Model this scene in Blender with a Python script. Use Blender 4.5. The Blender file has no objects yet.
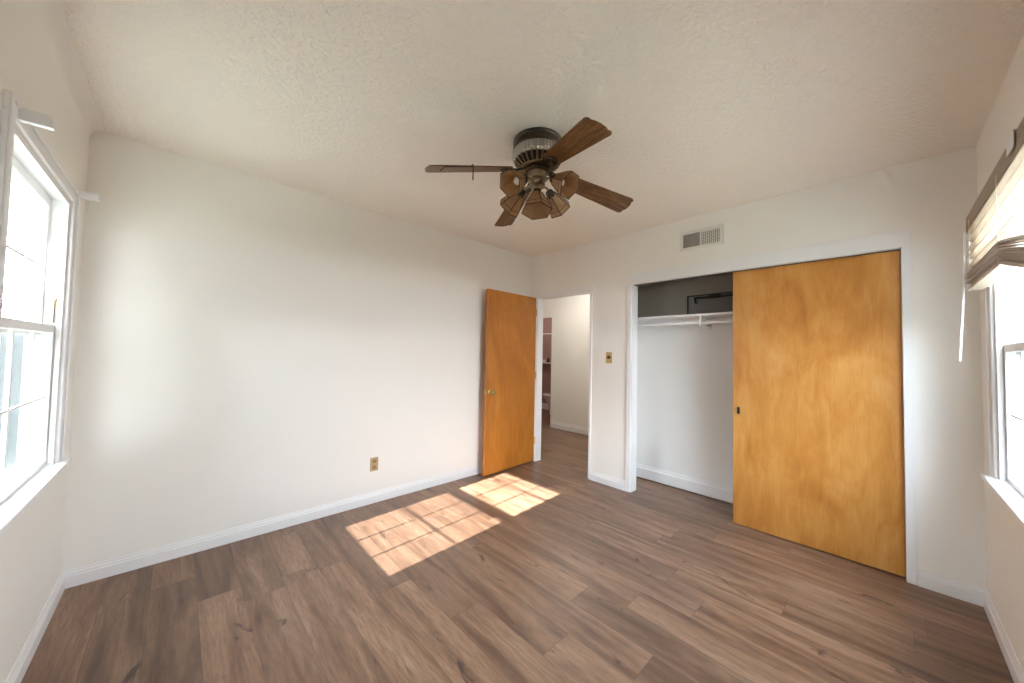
import bpy, bmesh, math, random
from mathutils import Vector, Matrix

sc = bpy.context.scene
COL = sc.collection
R = math.radians

# ------------------------------------------------------------------ camera, world, sun, exposure
W, D, H = 3.646, 3.4425, 2.55          # room: x -W..0, y -D..0, z 0..H
CAM = Vector((-3.2329, -3.0745, 1.323))
YAW, PITCH, ROLL, FPX = 0.814, 0.0337, 0.0201, 352.16
fw = Vector((math.cos(PITCH)*math.cos(YAW), math.cos(PITCH)*math.sin(YAW), math.sin(PITCH)))
rt = Vector((math.sin(YAW), -math.cos(YAW), 0))
up = rt.cross(fw)
c_, s_ = math.cos(ROLL), math.sin(ROLL)
r2, u2 = c_*rt + s_*up, -s_*rt + c_*up
cam_data = bpy.data.cameras.new('camera')
cam_data.sensor_fit = 'HORIZONTAL'
cam_data.sensor_width = 36.0
cam_data.lens = FPX/1024*36.0
cam_data.clip_start = 0.02
cam = bpy.data.objects.new('camera', cam_data)
COL.objects.link(cam)
cam.matrix_world = Matrix(((r2.x, u2.x, -fw.x, CAM.x), (r2.y, u2.y, -fw.y, CAM.y), (r2.z, u2.z, -fw.z, CAM.z), (0, 0, 0, 1)))
sc.camera = cam

sc.view_settings.view_transform = 'Standard'
sc.view_settings.look = 'None'
sc.view_settings.gamma = 1.0
sc.view_settings.use_curve_mapping = False
sc.view_settings.exposure = 0.2
sc.cycles.use_denoising = True
sc.cycles.max_bounces = 24
sc.cycles.diffuse_bounces = 20
sc.cycles.glossy_bounces = 6
sc.cycles.transparent_max_bounces = 24
sc.cycles.sample_clamp_indirect = 12.0
sc.cycles.caustics_reflective = False
sc.cycles.caustics_refractive = False

SKY = 42.0
SUN = 55.0
world = bpy.data.worlds.new('world')
sc.world = world
world.use_nodes = True
wn = world.node_tree
wn.nodes.clear()
wo = wn.nodes.new('ShaderNodeOutputWorld')
wb = wn.nodes.new('ShaderNodeBackground')
wb.inputs['Strength'].default_value = SKY
wr = wn.nodes.new('ShaderNodeValToRGB')
wr.color_ramp.elements[0].position = 0.0
wr.color_ramp.elements[0].color = (0.86, 0.90, 0.95, 1)
wr.color_ramp.elements[1].position = 0.7
wr.color_ramp.elements[1].color = (0.70, 0.83, 1.0, 1)
wg = wn.nodes.new('ShaderNodeTexCoord')
wx = wn.nodes.new('ShaderNodeSeparateXYZ')
wn.links.new(wg.outputs['Generated'], wx.inputs[0])
wn.links.new(wx.outputs['Z'], wr.inputs[0])
wn.links.new(wr.outputs[0], wb.inputs['Color'])
wn.links.new(wb.outputs[0], wo.inputs[0])

sun_d = bpy.data.lights.new('sun', 'SUN')
sun_d.energy = SUN
sun_d.angle = R(0.53)
sun_d.color = (1.0, 0.98, 0.96)
sun = bpy.data.objects.new('sun', sun_d)
COL.objects.link(sun)
sun.location = (-9, 0, 6)
sun.rotation_euler = Vector((1.0, 0.066, -0.572)).to_track_quat('-Z', 'Y').to_euler()

def portal(name, loc, rot, sx, sy):
    l = bpy.data.lights.new(name, 'AREA')
    l.shape = 'RECTANGLE'; l.size = sx; l.size_y = sy
    l.cycles.is_portal = True
    o = bpy.data.objects.new(name, l); COL.objects.link(o)
    o.location = loc; o.rotation_euler = rot
portal('daylight_portal', (-W-0.13, -0.7625, 1.40), (0, R(-90), 0), 1.25, 0.86)
portal('daylight_portal', (-1.13, -D-0.13, 1.40), (R(90), 0, 0), 1.54, 1.25)

# ------------------------------------------------------------------ materials
class NT:
    def __init__(s, name):
        s.m = bpy.data.materials.new(name); s.m.use_nodes = True
        s.t = s.m.node_tree; s.t.nodes.clear()
        s.out = s.t.nodes.new('ShaderNodeOutputMaterial')
    def n(s, typ, **kw):
        nd = s.t.nodes.new('ShaderNode'+typ)
        for k, v in kw.items(): setattr(nd, k, v)
        return nd
    def set(s, inp, v):
        if hasattr(v, 'is_output') or isinstance(v, bpy.types.NodeSocket): s.t.links.new(v, inp)
        elif isinstance(v, tuple) and len(v) == 3 and inp.type == 'RGBA': inp.default_value = (*v, 1)
        else: inp.default_value = v
    def math(s, op, a, b=0.0, c=0.0):
        nd = s.n('Math', operation=op)
        for i, v in enumerate((a, b, c)): s.set(nd.inputs[i], v)
        return nd.outputs[0]
    def mix(s, f, a, b, mode='MIX'):
        nd = s.n('MixRGB', blend_type=mode)
        s.set(nd.inputs[0], f); s.set(nd.inputs[1], a); s.set(nd.inputs[2], b)
        return nd.outputs[0]
    def coord(s, kind='Object', scale=(1, 1, 1), loc=(0, 0, 0)):
        tc = s.n('TexCoord'); mp = s.n('Mapping')
        s.t.links.new(tc.outputs[kind], mp.inputs[0])
        mp.inputs['Scale'].default_value = scale; mp.inputs['Location'].default_value = loc
        return mp.outputs[0]
    def noise(s, vec, scale, detail=4, rough=0.55, dist=0.0):
        nd = s.n('TexNoise'); s.set(nd.inputs['Vector'], vec)
        nd.inputs['Scale'].default_value = scale; nd.inputs['Detail'].default_value = detail
        nd.inputs['Roughness'].default_value = rough; nd.inputs['Distortion'].default_value = dist
        return nd.outputs['Fac']
    def ramp(s, f, stops):
        nd = s.n('ValToRGB'); s.set(nd.inputs[0], f)
        e = nd.color_ramp.elements
        while len(e) < len(stops): e.new(0.5)
        for i, (p, c) in enumerate(stops):
            e[i].position = p; e[i].color = (*c, 1) if isinstance(c, tuple) else (c, c, c, 1)
        return nd.outputs[0]
    def bump(s, h, strength=0.3, dist=0.01):
        nd = s.n('Bump'); s.set(nd.inputs['Height'], h)
        nd.inputs['Strength'].default_value = strength; nd.inputs['Distance'].default_value = dist
        return nd.outputs[0]
    def pbr(s, color, rough=0.5, metal=0.0, normal=None, spec=0.5, **kw):
        p = s.n('BsdfPrincipled')
        s.set(p.inputs['Base Color'], color); s.set(p.inputs['Roughness'], rough)
        s.set(p.inputs['Metallic'], metal); p.inputs['Specular IOR Level'].default_value = spec
        if normal is not None: s.set(p.inputs['Normal'], normal)
        for k, v in kw.items(): s.set(p.inputs[k], v)
        s.t.links.new(p.outputs[0], s.out.inputs[0])
        return s.m

def paint(name, col, rough=0.6, bump=0.12, scale=90, var=0.03):
    t = NT(name); v = t.coord()
    n = t.noise(v, scale, 5, 0.6)
    big = t.noise(v, 1.1, 3)
    c = t.mix(big, tuple(x*(1-var) for x in col), tuple(min(1, x*(1+var)) for x in col))
    return t.pbr(c, rough, normal=t.bump(n, bump, 0.004), spec=0.35)

M = {}
M['wall'] = paint('wall_paint_cream', (0.855, 0.838, 0.80), var=0.015)
M['trim'] = paint('trim_gloss_white', (0.83, 0.832, 0.84), 0.32, 0.04, 40)
M['hallwall'] = paint('hall_paint', (0.84, 0.825, 0.79), var=0.015)
M['closetwall'] = paint('closet_paint', (0.84, 0.835, 0.82), var=0.015)
M['panelgrey'] = paint('panel_grey', (0.22, 0.215, 0.205))
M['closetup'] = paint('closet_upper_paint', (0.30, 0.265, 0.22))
M['plastic'] = paint('white_plastic', (0.80, 0.81, 0.82), 0.35, 0.0, 10)
M['porcelain'] = paint('white_porcelain', (0.82, 0.82, 0.80), 0.12, 0.0, 10)
M['tile'] = paint('pink_brown_tile', (0.40, 0.255, 0.22), 0.35, 0.05, 30)
M['bathfloor'] = paint('red_brown_vinyl', (0.22, 0.10, 0.06), 0.4, 0.05, 30)

def ceiling_mat():
    t = NT('ceiling_texture'); v = t.coord()
    a = t.noise(v, 110, 4, 0.6); b = t.noise(v, 42, 3, 0.5)
    h = t.math('ADD', t.math('MULTIPLY', a, 0.7), t.math('MULTIPLY', t.ramp(b, [(0.42, 0.0), (0.6, 1.0)]), 0.5))
    c = t.mix(t.noise(v, 1.3, 2), (0.84, 0.795, 0.725), (0.86, 0.815, 0.745))
    return t.pbr(c, 0.85, normal=t.bump(h, 0.7, 0.006), spec=0.2)
M['ceiling'] = ceiling_mat()

def floor_mat():
    t = NT('vinyl_plank_floor')
    PW, PL = 0.182, 1.22
    tc = t.n('TexCoord'); sp = t.n('SeparateXYZ'); t.t.links.new(tc.outputs['Object'], sp.inputs[0])
    x, y = sp.outputs['X'], sp.outputs['Y']
    fx = t.math('DIVIDE', t.math('ADD', x, 10.03), PW)
    col = t.math('FLOOR', fx)
    wn1 = t.n('TexWhiteNoise', noise_dimensions='1D'); t.set(wn1.inputs['W'], col)
    fy = t.math('DIVIDE', t.math('ADD', t.math('ADD', y, 20.0), t.math('MULTIPLY', wn1.outputs['Value'], PL)), PL)
    row = t.math('FLOOR', fy)
    cb = t.n('CombineXYZ'); t.set(cb.inputs[0], col); t.set(cb.inputs[1], row)
    wn2 = t.n('TexWhiteNoise', noise_dimensions='2D'); t.set(wn2.inputs['Vector'], cb.outputs[0])
    rnd = wn2.outputs['Value']
    # grain coordinates, each plank with its own offset
    gx = t.math('ADD', t.math('MULTIPLY', x, 1.0), t.math('MULTIPLY', rnd, 37.0))
    gy = t.math('ADD', t.math('MULTIPLY', y, 0.10), t.math('MULTIPLY', rnd, 19.0))
    gv = t.n('CombineXYZ'); t.set(gv.inputs[0], gx); t.set(gv.inputs[1], gy)
    g1 = t.noise(gv.outputs[0], 11, 6, 0.62, 0.6)
    g2 = t.noise(gv.outputs[0], 95, 4, 0.6, 0.2)
    gx3 = t.math('ADD', t.math('MULTIPLY', x, 1.0), t.math('MULTIPLY', rnd, 11.0))
    gy3 = t.math('ADD', t.math('MULTIPLY', y, 0.32), t.math('MULTIPLY', rnd, 53.0))
    kv = t.n('CombineXYZ'); t.set(kv.inputs[0], gx3); t.set(kv.inputs[1], gy3)
    kn = t.noise(kv.outputs[0], 8.5, 5, 0.7, 1.2)
    base = t.ramp(g1, [(0.28, (0.082, 0.041, 0.024)), (0.45, (0.185, 0.104, 0.064)), (0.60, (0.270, 0.164, 0.106)), (0.76, (0.37, 0.245, 0.168))])
    tone = t.ramp(rnd, [(0.0, (0.80, 0.79, 0.78)), (0.35, (0.93, 0.92, 0.91)), (0.7, (1.05, 1.03, 1.0)), (1.0, (1.18, 1.15, 1.10))])
    c = t.mix(1.0, base, tone, 'MULTIPLY')
    c = t.mix(t.ramp(g2, [(0.36, 0.42), (0.56, 0.0)]), c, (0.10, 0.06, 0.045))
    c = t.mix(t.ramp(kn, [(0.31, 0.9), (0.38, 0.0)]), c, (0.062, 0.036, 0.026))
    ex = t.math('ABSOLUTE', t.math('SUBTRACT', t.math('FRACT', fx), 0.5))
    ey = t.math('ABSOLUTE', t.math('SUBTRACT', t.math('FRACT', fy), 0.5))
    gap = t.math('MAXIMUM', t.math('GREATER_THAN', ex, 0.5-0.0013/PW), t.math('GREATER_THAN', ey, 0.5-0.0016/PL))
    c = t.mix(t.math('MULTIPLY', gap, 0.40), c, (0.05, 0.03, 0.022))
    h = t.math('SUBTRACT', t.math('MULTIPLY', g2, 0.35), gap)
    ro = t.ramp(g1, [(0.2, 0.36), (0.8, 0.46)])
    return t.pbr(c, ro, normal=t.bump(h, 0.10, 0.003), spec=0.5)
M['floor'] = floor_mat()

def ply(name, cols, sx=7, seed=0.0, rough=0.34):
    t = NT(name)
    v = t.coord(scale=(sx, sx, 0.9), loc=(seed, seed*2, seed))
    v2 = t.coord(scale=(1.6, 1.6, 0.8), loc=(seed*3, seed, 0))
    g = t.noise(v, 3.2, 5, 0.6, 0.8); b = t.noise(v2, 1.5, 4, 0.55, 1.6)
    f = t.math('ADD', t.math('MULTIPLY', g, 0.35), t.math('MULTIPLY', b, 0.65))
    c = t.ramp(f, [(0.32, cols[0]), (0.50, cols[1]), (0.68, cols[2])])
    fine = t.noise(t.coord(scale=(60, 60, 2.5)), 3, 3)
    c = t.mix(t.ramp(fine, [(0.3, 0.22), (0.6, 0.0)]), c, cols[0])
    return t.pbr(c, rough, normal=t.bump(fine, 0.04, 0.002), spec=0.5)
M['door'] = ply('orange_varnished_ply', ((0.36, 0.118, 0.014), (0.47, 0.17, 0.022), (0.57, 0.235, 0.036)))
M['slider'] = ply('honey_varnished_ply', ((0.34, 0.120, 0.017), (0.49, 0.215, 0.044), (0.60, 0.315, 0.095)), 4, 3.3, 0.3)

def metal(name, col, rough, var=0.3):
    t = NT(name); n = t.noise(t.coord(), 60, 4)
    return t.pbr(t.mix(n, tuple(x*(1-var) for x in col), col), rough, 1.0)
M['brass'] = metal('aged_brass', (0.62, 0.45, 0.20), 0.28)
M['antique'] = metal('antique_brass', (0.36, 0.29, 0.19), 0.32)
M['bronze'] = metal('dark_bronze', (0.10, 0.085, 0.065), 0.38)
M['silver'] = metal('ribbed_pewter', (0.60, 0.58, 0.55), 0.3)
M['black'] = paint('black_metal', (0.02, 0.018, 0.016), 0.5, 0, 10)
M['almond'] = paint('almond_plastic', (0.48, 0.35, 0.19), 0.4, 0, 10)
M['tan'] = paint('tan_plastic', (0.34, 0.21, 0.10), 0.4, 0, 10)
M['brown'] = paint('brown_plastic', (0.22, 0.13, 0.07), 0.4, 0, 10)
M['ventgrey'] = paint('vent_damper_grey', (0.30, 0.28, 0.25), 0.5, 0, 10)
M['ventdark'] = paint('vent_duct_dark', (0.10, 0.09, 0.08), 0.7, 0, 10)
M['white'] = paint('enamel_white', (0.76, 0.74, 0.70), 0.4, 0, 10)
M['cord'] = paint('blind_cord', (0.75, 0.72, 0.65), 0.7, 0, 10)

def fan_wood():
    t = NT('fan_blade_oak'); v = t.coord(scale=(1.4, 16, 16))
    g = t.noise(v, 5, 5, 0.65, 0.9); f = t.noise(t.coord(scale=(5, 90, 90)), 4, 3)
    c = t.ramp(g, [(0.36, (0.045, 0.017, 0.006)), (0.5, (0.15, 0.066, 0.020)), (0.64, (0.26, 0.125, 0.044))])
    c = t.mix(t.ramp(f, [(0.35, 0.5), (0.55, 0.0)]), c, (0.05, 0.022, 0.010))
    return t.pbr(c, 0.32)
M['blade'] = fan_wood()

def slat_wood():
    t = NT('blind_slat_wood'); v = t.coord(scale=(1.2, 25, 25))
    g = t.noise(v, 6, 4, 0.6, 0.4)
    c = t.ramp(g, [(0.35, (0.43, 0.35, 0.27)), (0.65, (0.57, 0.49, 0.40))])
    p = t.pbr(c, 0.35)
    return p
M['slat'] = slat_wood()
M['valance'] = paint('blind_valance_brown', (0.33, 0.26, 0.18), 0.45, 0.02, 40)

def glass_mat(name, tint=(0.97, 0.985, 0.98), gloss=0.06):
    t = NT(name)
    tr = t.n('BsdfTransparent'); tr.inputs[0].default_value = (*tint, 1)
    gl = t.n('BsdfGlossy'); gl.inputs['Roughness'].default_value = 0.02
    mx = t.n('MixShader'); mx.inputs[0].default_value = gloss
    t.t.links.new(tr.outputs[0], mx.inputs[1]); t.t.links.new(gl.outputs[0], mx.inputs[2])
    t.t.links.new(mx.outputs[0], t.out.inputs[0])
    return t.m
M['glass'] = glass_mat('window_glass')

def screen_mat():
    t = NT('insect_screen_mesh')
    tr = t.n('BsdfTransparent')
    df = t.n('BsdfDiffuse'); df.inputs[0].default_value = (0.28, 0.30, 0.30, 1)
    mx = t.n('MixShader'); mx.inputs[0].default_value = 0.30
    t.t.links.new(tr.outputs[0], mx.inputs[1]); t.t.links.new(df.outputs[0], mx.inputs[2])
    t.t.links.new(mx.outputs[0], t.out.inputs[0])
    return t.m
M['screen'] = screen_mat()

def amber():
    t = NT('amber_shade_glass')
    n = t.noise(t.coord(), 40, 3)
    col = t.mix(n, (0.68, 0.45, 0.24), (0.84, 0.62, 0.38))
    a = t.n('BsdfTranslucent'); t.set(a.inputs[0], col)
    b = t.n('BsdfPrincipled'); t.set(b.inputs['Base Color'], t.mix(n, (0.42, 0.28, 0.17), (0.54, 0.38, 0.24))); b.inputs['Roughness'].default_value = 0.2
    mx = t.n('MixShader'); mx.inputs[0].default_value = 0.55
    t.t.links.new(a.outputs[0], mx.inputs[1]); t.t.links.new(b.outputs[0], mx.inputs[2])
    t.t.links.new(mx.outputs[0], t.out.inputs[0])
    return t.m
M['amber'] = amber()

def bulb_mat(name, strength):
    t = NT(name)
    return t.pbr((0.85, 0.83, 0.78), 0.15, **{'Emission Color': (1.0, 0.95, 0.87), 'Emission Strength': strength})
M['bulb'] = bulb_mat('bulb_glass', 0.0)
M['halllamp'] = bulb_mat('hall_lamp_diffuser', 60.0)

def stripes(name, cols, axis, period, rough=0.7, gapw=0.08):
    t = NT(name); sp = t.n('SeparateXYZ'); t.t.links.new(t.coord(), sp.inputs[0])
    f = t.math('DIVIDE', sp.outputs[axis], period)
    fr = t.math('FRACT', f)
    wn1 = t.n('TexWhiteNoise', noise_dimensions='1D'); t.set(wn1.inputs['W'], t.math('FLOOR', f))
    c = t.mix(wn1.outputs['Value'], cols[0], cols[1])
    c = t.mix(t.math('LESS_THAN', fr, gapw), c, cols[2])
    return t.pbr(c, rough)
M['fence'] = stripes('fence_boards', ((0.026, 0.025, 0.022), (0.048, 0.046, 0.041), (0.012, 0.012, 0.012)), 'Y', 0.15)
M['fencex'] = stripes('fence_boards_south', ((0.026, 0.030, 0.030), (0.048, 0.054, 0.053), (0.012, 0.012, 0.012)), 'X', 0.15)
M['siding'] = stripes('neighbour_siding', ((0.34, 0.35, 0.34), (0.37, 0.38, 0.37), (0.14, 0.14, 0.14)), 'Z', 0.2)
M['shingle'] = paint('roof_shingle', (0.16, 0.15, 0.14), 0.9, 0.3, 25, 0.2)
M['ground'] = paint('dry_lawn', (0.26, 0.25, 0.19), 0.95, 0.3, 15, 0.2)
M['leaf'] = paint('dark_evergreen_leaf', (0.020, 0.032, 0.015), 0.7, 0.6, 20, 0.4)
M['bark'] = paint('bark', (0.10, 0.075, 0.05), 0.9, 0.5, 30, 0.2)
M['eave'] = paint('eave_paint', (0.62, 0.61, 0.58), 0.7, 0.05, 20)

# ------------------------------------------------------------------ mesh helpers
def new_bm(): return bmesh.new()

def box(bm, x0, y0, z0, x1, y1, z1, mtx=None):
    vs = []
    for z in (z0, z1):
        for x, y in ((x0, y0), (x1, y0), (x1, y1), (x0, y1)):
            p = Vector((x, y, z))
            vs.append(bm.verts.new(mtx @ p if mtx else p))
    for f in ((3, 2, 1, 0), (4, 5, 6, 7), (0, 1, 5, 4), (1, 2, 6, 5), (2, 3, 7, 6), (3, 0, 4, 7)):
        bm.faces.new([vs[i] for i in f])
    return vs

def prism(bm, prof, axis, a0, a1):
    """profile (list of 2D points) extruded along an axis; axis 'x': (y,z), 'y': (x,z), 'z': (x,y)"""
    def mk(p, a):
        return {'x': (a, p[0], p[1]), 'y': (p[0], a, p[1]), 'z': (p[0], p[1], a)}[axis]
    A = [bm.verts.new(mk(p, a0)) for p in prof]; B = [bm.verts.new(mk(p, a1)) for p in prof]
    n = len(prof)
    bm.faces.new(A); bm.faces.new(B[::-1])
    for i in range(n): bm.faces.new((A[i], B[i], B[(i+1) % n], A[(i+1) % n]))

def lathe(bm, prof, seg=32, mtx=None, cap=True):
    """prof: list of (r, z), about local z"""
    rings = []
    for r, z in prof:
        ring = []
        for i in range(seg):
            a = 2*math.pi*i/seg
            p = Vector((r*math.cos(a), r*math.sin(a), z))
            ring.append(bm.verts.new(mtx @ p if mtx else p))
        rings.append(ring)
    for a, b in zip(rings, rings[1:]):
        for i in range(seg):
            bm.faces.new((a[i], a[(i+1) % seg], b[(i+1) % seg], b[i]))
    if cap:
        bm.faces.new(rings[0][::-1]); bm.faces.new(rings[-1])

def tube(bm, pts, r, seg=8, cap=True):
    pts = [Vector(p) for p in pts]
    rings = []
    for i, p in enumerate(pts):
        d = (pts[min(i+1, len(pts)-1)] - pts[max(i-1, 0)]).normalized()
        ref = Vector((0, 0, 1)) if abs(d.z) < 0.9 else Vector((1, 0, 0))
        a = d.cross(ref).normalized(); b = d.cross(a)
        rr = r[i] if isinstance(r, (list, tuple)) else r
        rings.append([bm.verts.new(p + rr*(math.cos(t)*a + math.sin(t)*b)) for t in [2*math.pi*k/seg for k in range(seg)]])
    for a, b in zip(rings, rings[1:]):
        for i in range(seg): bm.faces.new((a[i], a[(i+1) % seg], b[(i+1) % seg], b[i]))
    if cap:
        bm.faces.new(rings[0][::-1]); bm.faces.new(rings[-1])

def link(name, bm, mat, root=None, parent=None, smooth=False, bevel=0.0, mtx=None, mat2=None):
    """root: empty whose location the vertices are taken relative to; parent: direct parent (defaults to root)"""
    bmesh.ops.recalc_face_normals(bm, faces=bm.faces[:])
    if root is not None and mtx is None:
        off = root.location
        for v in bm.verts: v.co -= off
    me = bpy.data.meshes.new(name); bm.to_mesh(me); bm.free()
    me.materials.append(M[mat] if isinstance(mat, str) else mat)
    if mat2: me.materials.append(M[mat2])
    o = bpy.data.objects.new(name, me); COL.objects.link(o)
    if smooth:
        for p in me.polygons: p.use_smooth = True
        try:
            me.set_sharp_from_angle(angle=R(35))
        except Exception: pass
    if bevel:
        b = o.modifiers.new('bevel', 'BEVEL'); b.width = bevel; b.segments = 2; b.limit_method = 'ANGLE'; b.angle_limit = R(40)
    p = parent or root
    if p is not None: o.parent = p
    if mtx is not None: o.matrix_local = mtx
    return o

def tag(o, label, cat, group=None, kind=None):
    o['label'] = label; o['category'] = cat
    if group: o['group'] = group
    if kind: o['kind'] = kind
    return o

def empty(name, loc, label, cat, group=None, kind=None):
    o = bpy.data.objects.new(name, None); COL.objects.link(o)
    o.location = loc; o.empty_display_size = 0.1
    return tag(o, label, cat, group, kind)

def struct(name, bm, mat, label, cat, **kw):
    return tag(link(name, bm, mat, **kw), label, cat, kind='structure')

def holed(bm, axis, a0, a1, u0, u1, z0, z1, holes):
    """solid slab between a0..a1 on axis ('x' or 'y'), u along the other axis, with rectangular holes (u0,u1,z0,z1)"""
    us = sorted({u0, u1, *[h[0] for h in holes], *[h[1] for h in holes]})
    zs = sorted({z0, z1, *[h[2] for h in holes], *[h[3] for h in holes]})
    us = [u for u in us if u0 <= u <= u1]; zs = [z for z in zs if z0 <= z <= z1]
    nu, nz = len(us)-1, len(zs)-1
    def solid(i, j):
        if not (0 <= i < nu and 0 <= j < nz): return False
        u, z = (us[i]+us[i+1])/2, (zs[j]+zs[j+1])/2
        return not any(h[0] < u < h[1] and h[2] < z < h[3] for h in holes)
    cache = {}
    def V(a, i, j):
        k = (a, i, j)
        if k not in cache:
            p = (a, us[i], zs[j]) if axis == 'x' else (us[i], a, zs[j])
            cache[k] = bm.verts.new(p)
        return cache[k]
    for i in range(nu):
        for j in range(nz):
            if not solid(i, j): continue
            for a in (a0, a1): bm.faces.new((V(a, i, j), V(a, i+1, j), V(a, i+1, j+1), V(a, i, j+1)))
            for (di, dj, p, q) in ((-1, 0, (i, j), (i, j+1)), (1, 0, (i+1, j), (i+1, j+1)), (0, -1, (i, j), (i+1, j)), (0, 1, (i, j+1), (i+1, j+1))):
                if not solid(i+di, j+dj):
                    bm.faces.new((V(a0, *p), V(a0, *q), V(a1, *q), V(a1, *p)))

# ------------------------------------------------------------------ room shell
LW = (-1.20, -0.335, 0.757, 2.03)      # left window opening  (y0, y1, z0, z1)
RW = (-1.90, -0.36, 0.77, 2.03)       # right window opening (x0, x1, z0, z1)
DO = (-0.885, -0.10, 2.02)            # doorway (y0, y1, top)
CL = (-3.1517, -1.3627, 2.027)        # closet opening (y0, y1, top)
TW = 0.10                             # closet wall thickness

bm = new_bm(); box(bm, -W-0.14, -D-0.14, -0.12, 1.84, 2.4, 0.0)
struct('floor', bm, 'floor', 'brown wood-look plank floor running through the doorway', 'floor')
bm = new_bm(); box(bm, -W-0.14, -D-0.14, H, TW, 0.14, H+0.12)
struct('ceiling', bm, 'ceiling', 'warm white textured ceiling above the fan', 'ceiling')
bm = new_bm(); holed(bm, 'x', -W-0.105, -W, -D-0.105, 0.14, 0, H, [LW])
struct('wall_left', bm, 'wall', 'cream wall at the left edge holding the bright paned window', 'wall')
bm = new_bm(); box(bm, -W, 0, 0, 0.0, 0.14, H)
struct('wall_back_left', bm, 'wall', 'long blank cream wall with one outlet, left of the open door', 'wall')
bm = new_bm(); holed(bm, 'x', 0, TW, -D, 0.14, 0, H, [(DO[0], DO[1], -1, DO[2]), (CL[0], CL[1], -1, CL[2]), (-2.146, -1.848, 2.283, 2.408)])
struct('wall_back_right', bm, 'wall', 'cream wall with the doorway, closet opening and vent', 'wall')
bm = new_bm(); holed(bm, 'y', -D-0.105, -D, -W, TW, 0, H, [RW])
struct('wall_right', bm, 'wall', 'cream wall at the right edge holding the window with a raised blind', 'wall')
bm = new_bm()   # plaster cove along the top of the left wall
prof = [(-W, H)] + [(-W+0.055-0.055*math.cos(a), H-0.055+0.055*math.sin(a)) for a in [R(t) for t in (0, 18, 36, 54, 72, 90)]]
prism(bm, prof, 'y', -D, 0)
struct('trim_1', bm, 'wall', 'rounded plaster cove where the left wall meets the ceiling', 'cove', smooth=True)

def base_prof(sign=1, h=0.0925, t=0.014):
    return [(0, 0), (sign*t, 0), (sign*t, h*0.66), (sign*t*0.72, h*0.70), (sign*t*0.72, h*0.80), (sign*t*0.45, h*0.88), (sign*t*0.35, h), (0, h)]
bm = new_bm(); prism(bm, [(-W+p[0], p[1]) for p in base_prof()], 'y', -D+0.014, -0.014)
struct('baseboard_left', bm, 'trim', 'white baseboard under the left window wall', 'baseboard')
bm = new_bm(); prism(bm, [(-p[0], p[1]) for p in base_prof()], 'x', -W, -0.014)
struct('baseboard_back_left', bm, 'trim', 'long white baseboard below the blank cream wall', 'baseboard')
bm = new_bm(); prism(bm, [(-p[0], p[1]) for p in base_prof()], 'y', CL[1]+0.044, DO[0]-0.026)
struct('baseboard_middle', bm, 'trim', 'short white baseboard between doorway and closet', 'baseboard')
bm = new_bm(); prism(bm, [(-p[0], p[1]) for p in base_prof()], 'y', -D+0.014, CL[0]-0.042)
struct('baseboard_back_right', bm, 'trim', 'short white baseboard between closet and right window wall', 'baseboard')
bm = new_bm(); prism(bm, [(-D+p[0], p[1]) for p in base_prof()], 'x', -W+0.014, 0)
struct('baseboard_right', bm, 'trim', 'white baseboard under the right window wall', 'baseboard')

# door and closet trims
def casing(name, y0, y1, top, wl, wr, head, t, label, cat, lin=0.012):
    bm = new_bm()
    box(bm, -t, y1, 0, 0, y1+wl, top); box(bm, -t, y0-wr, 0, 0, y0, top)
    box(bm, -t, y0-wr, top, 0, y1+wl, top+head)
    # jamb lining
    box(bm, 0, y1-0.012, 0, TW, y1, top-lin); box(bm, 0, y0, 0, TW, y0+lin, top-lin)
    box(bm, 0, y0, top-lin, TW, y1, top)
    return struct(name, bm, 'trim', label, cat, bevel=0.003)
casing('trim_2', DO[0], DO[1], DO[2], 0.04, 0.025, 0.06, 0.012, 'white door frame around the open doorway', 'door frame')
casing('trim_3', CL[0], CL[1], CL[2], 0.042, 0.04, 0.105, 0.012, 'white frame around the wide closet opening', 'closet frame', 0.002)

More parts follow.
